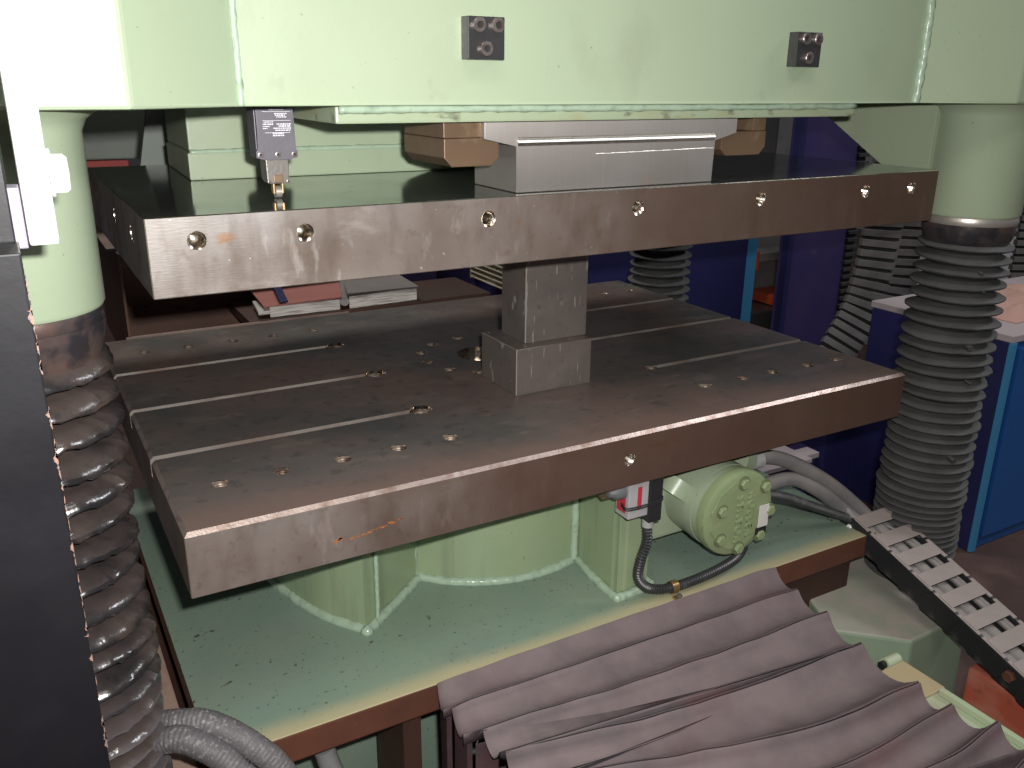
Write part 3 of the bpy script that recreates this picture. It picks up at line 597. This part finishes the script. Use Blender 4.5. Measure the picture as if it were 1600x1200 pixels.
me_bar = bpy.data.meshes.new('cross_bar'); bmesh.ops.recalc_face_normals(bar, faces=bar.faces[:]); bar.to_mesh(me_bar); bar.free(); me_bar.materials.append(MAT['plastic_dusty'])
for i in range(9):
    m3, o3 = chain_mat(i)
    for nm, me, dx in (('side_plate', me_side, (0 if i % 2 else .0015)), ('side_plate', me_side, -.113 - (0 if i % 2 else .0015)), ('cross_bar', me_bar, 0)):
        o = link(bpy.data.objects.new(nm, me)); o.parent = ch; o.matrix_parent_inverse = Matrix.Translation(-ch.location); o.matrix_basis = Matrix.Translation(o3 + Vector((dx, 0, 0))) @ m3
for x in (1.455, 1.467): TB('cable', [(x, .06, -.365), (x, -.1, -.402), (x, -.5, -.535)], .006, 'hose_grey', ch)
hex_bolt(ch, (1.3585, .045, -.360), (-1, 0, 0), .006, .004, 'white_metal')
hex_bolt(ch, (1.3585, -.345, -.487), (-1, 0, 0), .012, .010, 'rust_face')
bm = bmesh.new(); prism(bm, [(.062, -.343), (.11, -.3595), (.11, -.345), (.055, -.318), (.03, -.33)], 'x', 1.352, 1.357, .0008); obj('end_bracket', bm, 'sensor_grey', ch)

# ------------------------------------------------------------------ pleated way cover
cov = empty('way_cover', (.7, -.35, -1.0), 'dusty pleated fabric way cover in front of the press base', 'way cover')
CR = [[(.338, -.001), (.70, -.001), (1.088, -.001)],
      [(.332, -.066), (.70, -.074), (1.062, -.083)],
      [(.334, -.131), (.72, -.156), (1.050, -.167)],
      [(.340, -.190), (.70, -.240), (1.024, -.264)],
      [(.345, -.250), (.62, -.320), (.82, -.366), (1.022, -.378)],
      [(.350, -.312), (.62, -.395), (.80, -.440), (1.020, -.437)],
      [(.355, -.374), (.66, -.462), (.90, -.505), (1.046, -.496)],
      [(.36, -.436), (.66, -.53), (.90, -.57), (1.05, -.556)],
      [(.36, -.50), (.66, -.60), (1.05, -.62)], [(.36, -.57), (.66, -.67), (1.05, -.69)], [(.36, -.64), (.66, -.74), (1.05, -.76)]]
def crease(k, t):
    P = CR[k]; u = t * (P[-1][0] - P[0][0]) + P[0][0]
    sp = spline([(a, b, 0) for a, b in P], 12)
    for a, b in zip(sp, sp[1:]):
        if a.x <= u <= b.x + 1e-6: f = (u - a.x) / max(1e-6, b.x - a.x); return a.lerp(b, f)
    return sp[-1]
SEC = [(0., -.0030), (.022, .0078), (.05, .0066), (.10, .0034), (.18, -.0004), (.29, -.0038), (.42, -.0060), (.55, -.0066), (.67, -.0052), (.78, -.0020), (.87, .0024), (.93, .0058), (.965, .0078), (.983, .0080), (1.0, -.0030)]
for k in range(len(CR) - 1):
    nt = 34; bm = bmesh.new(); G = []
    rnd = random.Random(k)
    for (s, h) in SEC:
        rowv = []
        for i in range(nt + 1):
            t = i / nt; a = crease(k, t).lerp(crease(k + 1, t), s)
            e = min(1, min(t, 1 - t) * 14); nn = noise.noise(Vector((a.x * 5, a.y * 9, 1.7))); n2 = noise.noise(Vector((a.x * 13, a.y * 26, 5)))
            hh = h * (.9 + .75 * min(1, (k + s) / 3)); hh = max(hh, 0.) if k == 0 and s < .2 else hh; n4 = noise.noise(Vector((a.x * 9 + a.y * 22, a.y * 30 - a.x * 7, 9))); q = min(1, .02 + s * 2.) if k == 0 else 1; z = -.362 + hh * (1.15 + .22 * n2) + q * (.0014 * nn + .0042 * n4 * min(1, e) * (1 - abs(2 * s - 1) ** 2 * .85)) - (1 - e) * .004 - .012 * math.sin(t * 3.14) * min(1, max(0, -a.y / .25))
            x = a.x + (-.004 * s + .010 * (1 - s)) * max(0, 1 - t * 16); rowv.append(bm.verts.new((x, a.y + .001 * n2, z)))
        for zz in (-.385, -.42):
            a = crease(k, 1).lerp(crease(k + 1, 1), s); rowv.append(bm.verts.new((a.x + .01 + (-.395 - zz) * .1 - .02 * max(0, 1 - s) * .5, a.y, zz)))
        G.append(rowv)
    for A, C in zip(G, G[1:]):
        for i in range(len(A) - 1): bm.faces.new((A[i], A[i + 1], C[i + 1], C[i]))
    a, b = crease(k, 0), crease(k + 1, 0); sp_ = bmesh.new(); cols = [(a.x + .020, a.y + .002), (a.x + .014, a.y - .004), (b.x + .004, b.y + .006), (b.x + .003, b.y + .002), (b.x + .012, b.y + .004)]
    gr_ = [[sp_.verts.new((x + .0015 * noise.noise(Vector((y * 40, z_ * 9, k))), y, z_)) for z_ in (-.98, -.8, -.65, -.5, -.42, -.374)] for x, y in cols]
    for A, C in zip(gr_, gr_[1:]):
        for i in range(5): sp_.faces.new((A[i], A[i + 1], C[i + 1], C[i]))
    so = obj('side_fold', sp_, 'fabric', cov); md = so.modifiers.new('cloth', 'SOLIDIFY'); md.thickness = .0012; md.offset = 0
    o = obj('pleat', bm, 'fabric', cov, True, 50); md = o.modifiers.new('cloth', 'SOLIDIFY'); md.thickness = .0012; md.offset = 0

# ------------------------------------------------------------------ right front ground works
cast = empty('casting_foot', (1.36, -.05, -1.0), 'pale green casting foot beside the fabric cover at lower right', 'machine casting')
PR('casting_body', [(1.197, -.072), (1.309, -.175), (1.50, -.17), (1.55, .05), (1.447, .15), (1.253, .05)], 'z', -.998, -.50, 'green_dusty', cast, .006)
PR('casting_shaded_side', [(1.05, -.60), (1.30, -.60), (1.30, -.185), (1.19, -.08), (1.12, .0), (1.05, .0)], 'z', -.998, -.56, 'olive_shade', cast, .004)  # shaded side of the casting, its shade put into the dark colour
rail = empty('slide_rail', (1.12, -.45, -.56), 'long pale green slide rail beside the fabric cover', 'rail')
B('rail_bar', (1.092, -.95, -.555), (1.150, -.27, -.445), 'green_rail', rail, .003); B('rail_lip', (1.138, -.95, -.4445), (1.149, -.345, -.432), 'green_rail', rail, .002)
B('side_strip', (1.078, -.95, -.50), (1.0915, -.26, -.455), 'green_rail', rail, .002)
CY('roller_pin', (1.125, -.245, -.442), (1.16, -.245, -.442), .011, 'green_rail', rail); CY('pin_end', (1.115, -.245, -.442), (1.1245, -.245, -.442), .007, 'socket_dark', rail)
PLT = B('stop_plate', (1.080, -.342, -.4440), (1.160, -.258, -.4385), 'yellow_plate', None, .0015); tag(PLT, 'small square yellow-beige plate lying on the slide rail', 'metal plate')
tag(PR('red_casting', [(1.40, -.245), (1.75, -.22), (1.75, -.80), (1.40, -.80)], 'z', -.998, -.548, 'red_block', None, .006), 'worn orange-red machine block under the cable chain at the right edge', 'machine block')

# ------------------------------------------------------------------ left foreground post and bracket
post = empty('guard_post', (-.2, -.45, -1.0), 'dark black-purple guard post with chipped edge along the left border', 'post')
bm = bmesh.new(); box(bm, (-.27, -.49, -.998), (-.1292, -.445, .4555), .0012); obj('post_profile', bm, 'post_black', post)
bm = bmesh.new(); rnd = random.Random(9)
for _ in range(70):
    z = rnd.uniform(-.1, .45); a = rnd.uniform(.0006, .0040) * rnd.random() ** .8; l = rnd.uniform(.001, .010); n = 9
    ps = [(-.1288 - a * (.5 + .6 * rnd.random()) * math.sin(math.pi * i / (n - 1)) if 0 < i < n - 1 else -.1286, z + l * i / (n - 1)) for i in range(n)]
    prism(bm, ps, 'y', -.4903, -.4880)
tag(obj('paint_chip', bm, 'chip', post), kind='stuff')
B('upper_cover', (-.215, -.345, .434), (-.1226, -.32, .4775), 'post_grey', post, .001); B('upper_channel', (-.27, -.444, .40), (-.1305, -.36, .70), 'post_black', post, .001)
br = empty('mounting_bracket', (-.11, -.27, .425), 'white painted bracket bar with a bolt hanging in front of the left column', 'bracket')
bm = bmesh.new(); box(bm, (-.121, -.285, .4255), (-.0995, -.262, .80), .003); obj('bracket_bar', bm, 'white_metal', br)
CY('washer', (-.0993, -.274, .480), (-.0968, -.274, .480), .019, 'white_metal', br); hex_bolt(br, (-.0966, -.274, .480), (1, 0, 0), .0165, .011, 'white_metal')

# ------------------------------------------------------------------ background
tray = empty('steel_trough', (.3, 1.2, -.1), 'brown rusty steel trough behind the lower table plate at left', 'steel trough')
B('back_sheet', (.075, 1.30, -.12), (.75, 1.305, .19), 'brown_steel', tray, .001); B('front_lip', (.062, 1.06, -.12), (.60, 1.066, -.018), 'brown_lip', tray, .001)
B('side_sheet', (.068, 1.066, -.12), (.0745, 1.6, .175), 'brown_steel', tray, .001); B('top_flange', (.05, 1.10, .176), (.082, 1.8, .182), 'brown_lip', tray, .001); B('bottom_sheet', (.0755, 1.067, -.12), (.75, 1.299, -.112), 'brown_steel', tray, .001)
for dx in (0, .025):
    for dzz in (0, .014): CY('bolt_hole', (.115 + dx, 1.2995, -.02 + dzz), (.115 + dx, 1.302, -.02 + dzz), .003, 'socket_dark', tray)
tag(B('work_table', (.36, 1.07, -.14), (1.0, 1.7, -.112), 'brown_steel', None, .002), 'dark tray table behind the press carrying the open binders', 'table') if False else None
tb = empty('work_table', (.75, 1.35, -1.0), 'dark work table behind the press carrying the binder', 'table')
B('table_top', (.345, 1.068, -.04), (1.02, 1.295, -.015), 'rust_dark', tb, .002)
for x in (.38, .98):
    for y in (1.09, 1.27): B('leg', (x, y, -.998), (x + .03, y + .02, -.0405), 'rust_dark', tb, .002)
bi = empty('ring_binder', (.57, 1.15, -.015), 'open binder with pink and grey covers lying behind the table plate', 'binder')
def sheet_stack(name, pts, z0, z1, m, tilt=0):
    bm = bmesh.new(); prism(bm, pts, 'z', z0, z1, .001)
    for v in bm.verts: v.co.z += (v.co.x - .6) * tilt
    return obj(name, bm, m, bi)
sheet_stack('page_block', [(.40, 1.075), (.58, 1.072), (.64, 1.22), (.43, 1.24)], -.0145, .012, 'paper_white'); sheet_stack('pink_cover', [(.385, 1.072), (.585, 1.069), (.655, 1.27), (.40, 1.28)], .0165, .0205, 'paper_pink', .02)
sheet_stack('page_block', [(.605, 1.07), (.80, 1.08), (.80, 1.26), (.66, 1.25)], -.0145, .018, 'paper_white'); sheet_stack('grey_cover', [(.60, 1.068), (.806, 1.078), (.82, 1.28), (.66, 1.275)], .0225, .0265, 'paper_grey', -.02)
TB('spine', [(.592, 1.069, .006), (.62, 1.16, .012), (.657, 1.27, .016)], .012, 'paper_grey', bi); sheet_stack('loose_paper', [(.37, 1.069), (.40, 1.073), (.42, 1.2), (.385, 1.19)], -.005, .004, 'paper_white')
tag(PR('blue_strap', [(.415, 1.03), (.435, 1.03), (.478, 1.28), (.458, 1.28)], 'z', .030, .034, 'strap_blue', None, .001), 'dark blue strap lying across the pink binder cover', 'strap') 
bx = empty('blue_box', (1.25, 1.6, -.3), 'small dark blue machine box behind the tall steel block', 'machine box')
B('box_body', (1.10, 1.6, -.30), (1.62, 1.95, .10), 'blue_purple', bx, .004); B('box_lid', (1.09, 1.59, .1005), (1.63, 1.96, .115), 'blue_dark', bx, .003)
lv = empty('louvre_vent', (1.19, 1.3, -.1), 'cream louvred vent left of the tall steel block', 'vent')
for i in range(8):
    z = -.070 + i * .0165; bm = bmesh.new(); prism(bm, [(1.196, z), (1.178, z + .0015), (1.178, z + .0045), (1.196, z + .0135)], 'y', 1.10, 1.50, .0); obj('louvre_blade', bm, 'cream', lv)
B('vent_housing', (1.197, 1.10, -.998), (1.27, 1.51, .16), 'blue_dark', lv, .003); B('vent_frame', (1.180, 1.502, -.075), (1.196, 1.509, .065), 'cream', lv, .001)
def cabinet(name, a, b, body, label, cat, parts=()):
    c = empty(name, ((a[0] + b[0]) / 2, (a[1] + b[1]) / 2, a[2]), label, cat); B('cabinet_body', a, b, body, c, .004)
    for nm, p, q, m in parts: B(nm, p, q, m, c, .002)
    return c
cabinet('blue_cabinet', (1.45, 1.75, -.998), (2.66, 1.95, .25), 'blue_dark', 'deep blue cabinet with light blue edge behind the rear bellows', 'cabinet',
        [('corner_strip', (2.661, 1.74, -.998), (2.72, 1.80, .25), 'blue_edge'), ('door', (1.75, 1.735, -.9), (2.655, 1.749, .22), 'blue_dark'), ('plinth', (1.45, 1.70, -.998), (2.66, 1.7345, -.9), 'socket_dark')])
pc = cabinet('machine_column', (3.0, 1.8, -.998), (3.36, 1.88, 1.5), 'blue_purple', 'tall purple-blue machine column behind the right end of the platens', 'machine column',
        [('edge_post', (2.965, 1.79, -.998), (2.998, 1.83, 1.5), 'blue_dark'), ('cable_duct', (3.362, 1.8, -.998), (3.42, 1.9, 1.5), 'socket_dark')])
for i in range(34):
    o = B('duct_rib', (3.355, 1.785, -.6 + i * .036), (3.43, 1.799, -.585 + i * .036), 'rubber_dusty', pc, .001)
cabinet('control_cabinet', (2.63, .50, -.998), (3.9, 1.03, -.236), 'blue_bright', 'bright blue cabinet with lilac top behind the right front column', 'cabinet',
        [('cabinet_top', (2.62, .49, -.235), (3.91, 1.04, -.212), 'lilac_top'), ('corner_strip', (2.618, .486, -.998), (2.645, .4995, -.236), 'blue_edge'), ('left_panel', (2.619, .5005, -.998), (2.6295, 1.03, -.237), 'blue_dark'), ('door', (2.67, .486, -.95), (3.6, .4995, -.26), 'blue_bright'), ('lock', (2.70, .478, -.29), (2.74, .4855, -.27), 'socket_dark')])
bm = bmesh.new(); nx, ny = 16, 12
gv = [[bm.verts.new((2.78 + .5 * i / nx + .01 * noise.noise(Vector((j * .9, 1, 0))), .58 + .32 * j / ny + .012 * noise.noise(Vector((i * .7, 5, 0))), -.2085 + max(0, (.035 + .03 * noise.noise(Vector((i * .4, j * .4, 2)))) * min(1, min(i, nx - i, j, ny - j) * .5)))) for i in range(nx + 1)] for j in range(ny + 1)]
for j in range(ny):
    for i in range(nx): bm.faces.new((gv[j][i], gv[j][i + 1], gv[j + 1][i + 1], gv[j + 1][i]))
r = bmesh.ops.extrude_face_region(bm, geom=bm.faces[:])
for v in r['geom']:
    if isinstance(v, bmesh.types.BMVert): v.co.z -= .003
tag(obj('folded_cloth', bm, 'pink_cloth', None, True, 50), 'crumpled pink cloth on top of the bright blue cabinet', 'cloth')
# vertical cable chains behind the right bellows
def vchain(pts, wd, n, label):
    e = empty('vertical_cable_chain', (pts[-1][0], pts[-1][1], pts[-1][2]), label, 'cable chain', 'cable chains hanging behind the press')
    sp = spline(pts, 20); L = [0]
    for a, b in zip(sp, sp[1:]): L.append(L[-1] + (b - a).length)
    bm = bmesh.new(); box(bm, (-wd / 2, -.02, -.014), (wd / 2, .02, .014), .002); me = bpy.data.meshes.new('link'); bmesh.ops.recalc_face_normals(bm, faces=bm.faces[:]); bm.to_mesh(me); bm.free(); me.materials.append(MAT['link_grey'])
    bm = bmesh.new(); box(bm, (-wd / 2 + .005, -.012, -.004), (wd / 2 - .005, .012, .004)); me2 = bpy.data.meshes.new('link_joint'); bm.to_mesh(me2); bm.free(); me2.materials.append(MAT['socket_dark'])
    k = 0
    for i in range(n):
        s = L[-1] * i / (n - 1)
        while k < len(L) - 2 and L[k + 1] < s: k += 1
        p = sp[k].lerp(sp[k + 1], (s - L[k]) / max(1e-9, L[k + 1] - L[k])); d = (sp[k + 1] - sp[k]).normalized()
        z = -d; x = Vector((.87, -.49, 0)); x = (x - z * x.dot(z)).normalized(); y = z.cross(x)
        for nm, mm, off in (('link', me, 0), ('link_joint', me2, .5)):
            if off and i == n - 1: continue
            o = link(bpy.data.objects.new(nm, mm)); o.parent = e; o.matrix_parent_inverse = Matrix.Translation(-e.location)
            o.matrix_basis = Matrix.Translation(p + d * off * L[-1] / (n - 1)) @ Matrix((x, y, z)).transposed().to_4x4()
vchain([(2.90, 1.25, .9), (2.90, 1.25, .3), (2.89, 1.25, -.05), (2.84, 1.25, -.3), (2.70, 1.24, -.5)], .15, 36, 'left of the two grey cable chains hanging behind the right bellows')
vchain([(3.11, 1.3, .9), (3.11, 1.3, .3), (3.10, 1.3, -.05), (3.08, 1.3, -.3), (3.0, 1.3, -.5)], .17, 36, 'right of the two grey cable chains, just beside the right bellows')
vchain([(4.42, 1.5, .8), (4.42, 1.5, .3), (4.42, 1.5, -.2), (4.42, 1.5, -.42)], .2, 30, 'grey cable chain at the right picture edge above the cabinet')
tag(B('wall_panel', (4.15, 1.9, -.998), (5.2, 1.95, 1.2), 'wall_white', None, .003), 'pale wall panel behind the pink cloth at the right edge', 'panel')
# things glimpsed through the gap
gp = empty('far_machine', (4.2, 3.2, -1.0), 'grey machine with orange parts seen through the gap between blue machines', 'machine')
B('bed', (3.6, 2.9, -.998), (4.9, 3.6, -.84), 'dark_steel', gp, .01); B('body', (3.7, 3.2, -.839), (4.9, 3.6, -.56), 'machine_grey', gp, .01); B('orange_cover', (3.93, 3.0, -.60), (4.03, 3.19, -.47), 'orange', gp, .01)
B('orange_tray', (4.15, 2.95, -.835), (4.6, 3.19, -.77), 'orange', gp, .005); B('head_box', (3.7, 3.22, -.555), (4.17, 3.5, .4), 'dark_steel', gp, .01); B('pale_box', (4.18, 3.3, -.555), (4.9, 3.6, -.2), 'wall_white', gp, .01); B('slide', (3.75, 3.05, -.555), (4.8, 3.21, -.50), 'machine_grey', gp, .005)
cb = empty('low_blue_bench', (2.2, 1.1, -1.0), 'low dark blue bench with pale top seen under the table plate at right', 'bench')
B('bench_body', (1.72, .80, -.998), (2.10, 1.2, -.665), 'blue_dark', cb, .004); B('bench_top', (1.71, .79, -.664), (2.11, 1.21, -.648), 'lilac_top', cb, .002)
B('drawer', (1.74, .785, -.82), (2.08, .799, -.70), 'blue_dark', cb, .003)
uf = empty('blue_underframe', (2.35, 1.3, -1.0), 'dark blue machine underframe with grey brackets beyond the motor hoses', 'machine frame')
B('upright', (2.36, .95, -.998), (2.52, 1.1, -.56), 'blue_dark', uf, .004); B('cross_rail', (2.112, .98, -.80), (2.358, 1.06, -.74), 'blue_purple', uf, .003); B('bracket', (2.15, .92, -.735), (2.30, .979, -.715), 'lilac_top', uf, .002); B('back_sheet', (1.7, 1.25, -.998), (2.6, 1.27, -.45), 'socket_dark', uf, .002)
# rear left glimpses under the head
rg = empty('rear_gusset', (.15, 1.0, .36), 'grey-green tapered gusset plate hanging behind the ram housing', 'gusset plate')
PR('gusset_plate', [(.150, ZB - .001), (.255, ZB - .001), (.255, .36), (.115, .36)], 'y', .9, .915, 'grey_green', rg, .0)
bk = empty('rear_beam', (-.1, 1.5, .3), 'grey-green rear beam with red strip seen beside the left column', 'machine beam')
B('beam_box', (-.6, 1.5, .345), (.30, 1.6, .62), 'grey_green', bk, .004); B('red_strip', (-.6, 1.48, .322), (.165, 1.58, .344), 'red_strip', bk, .002)
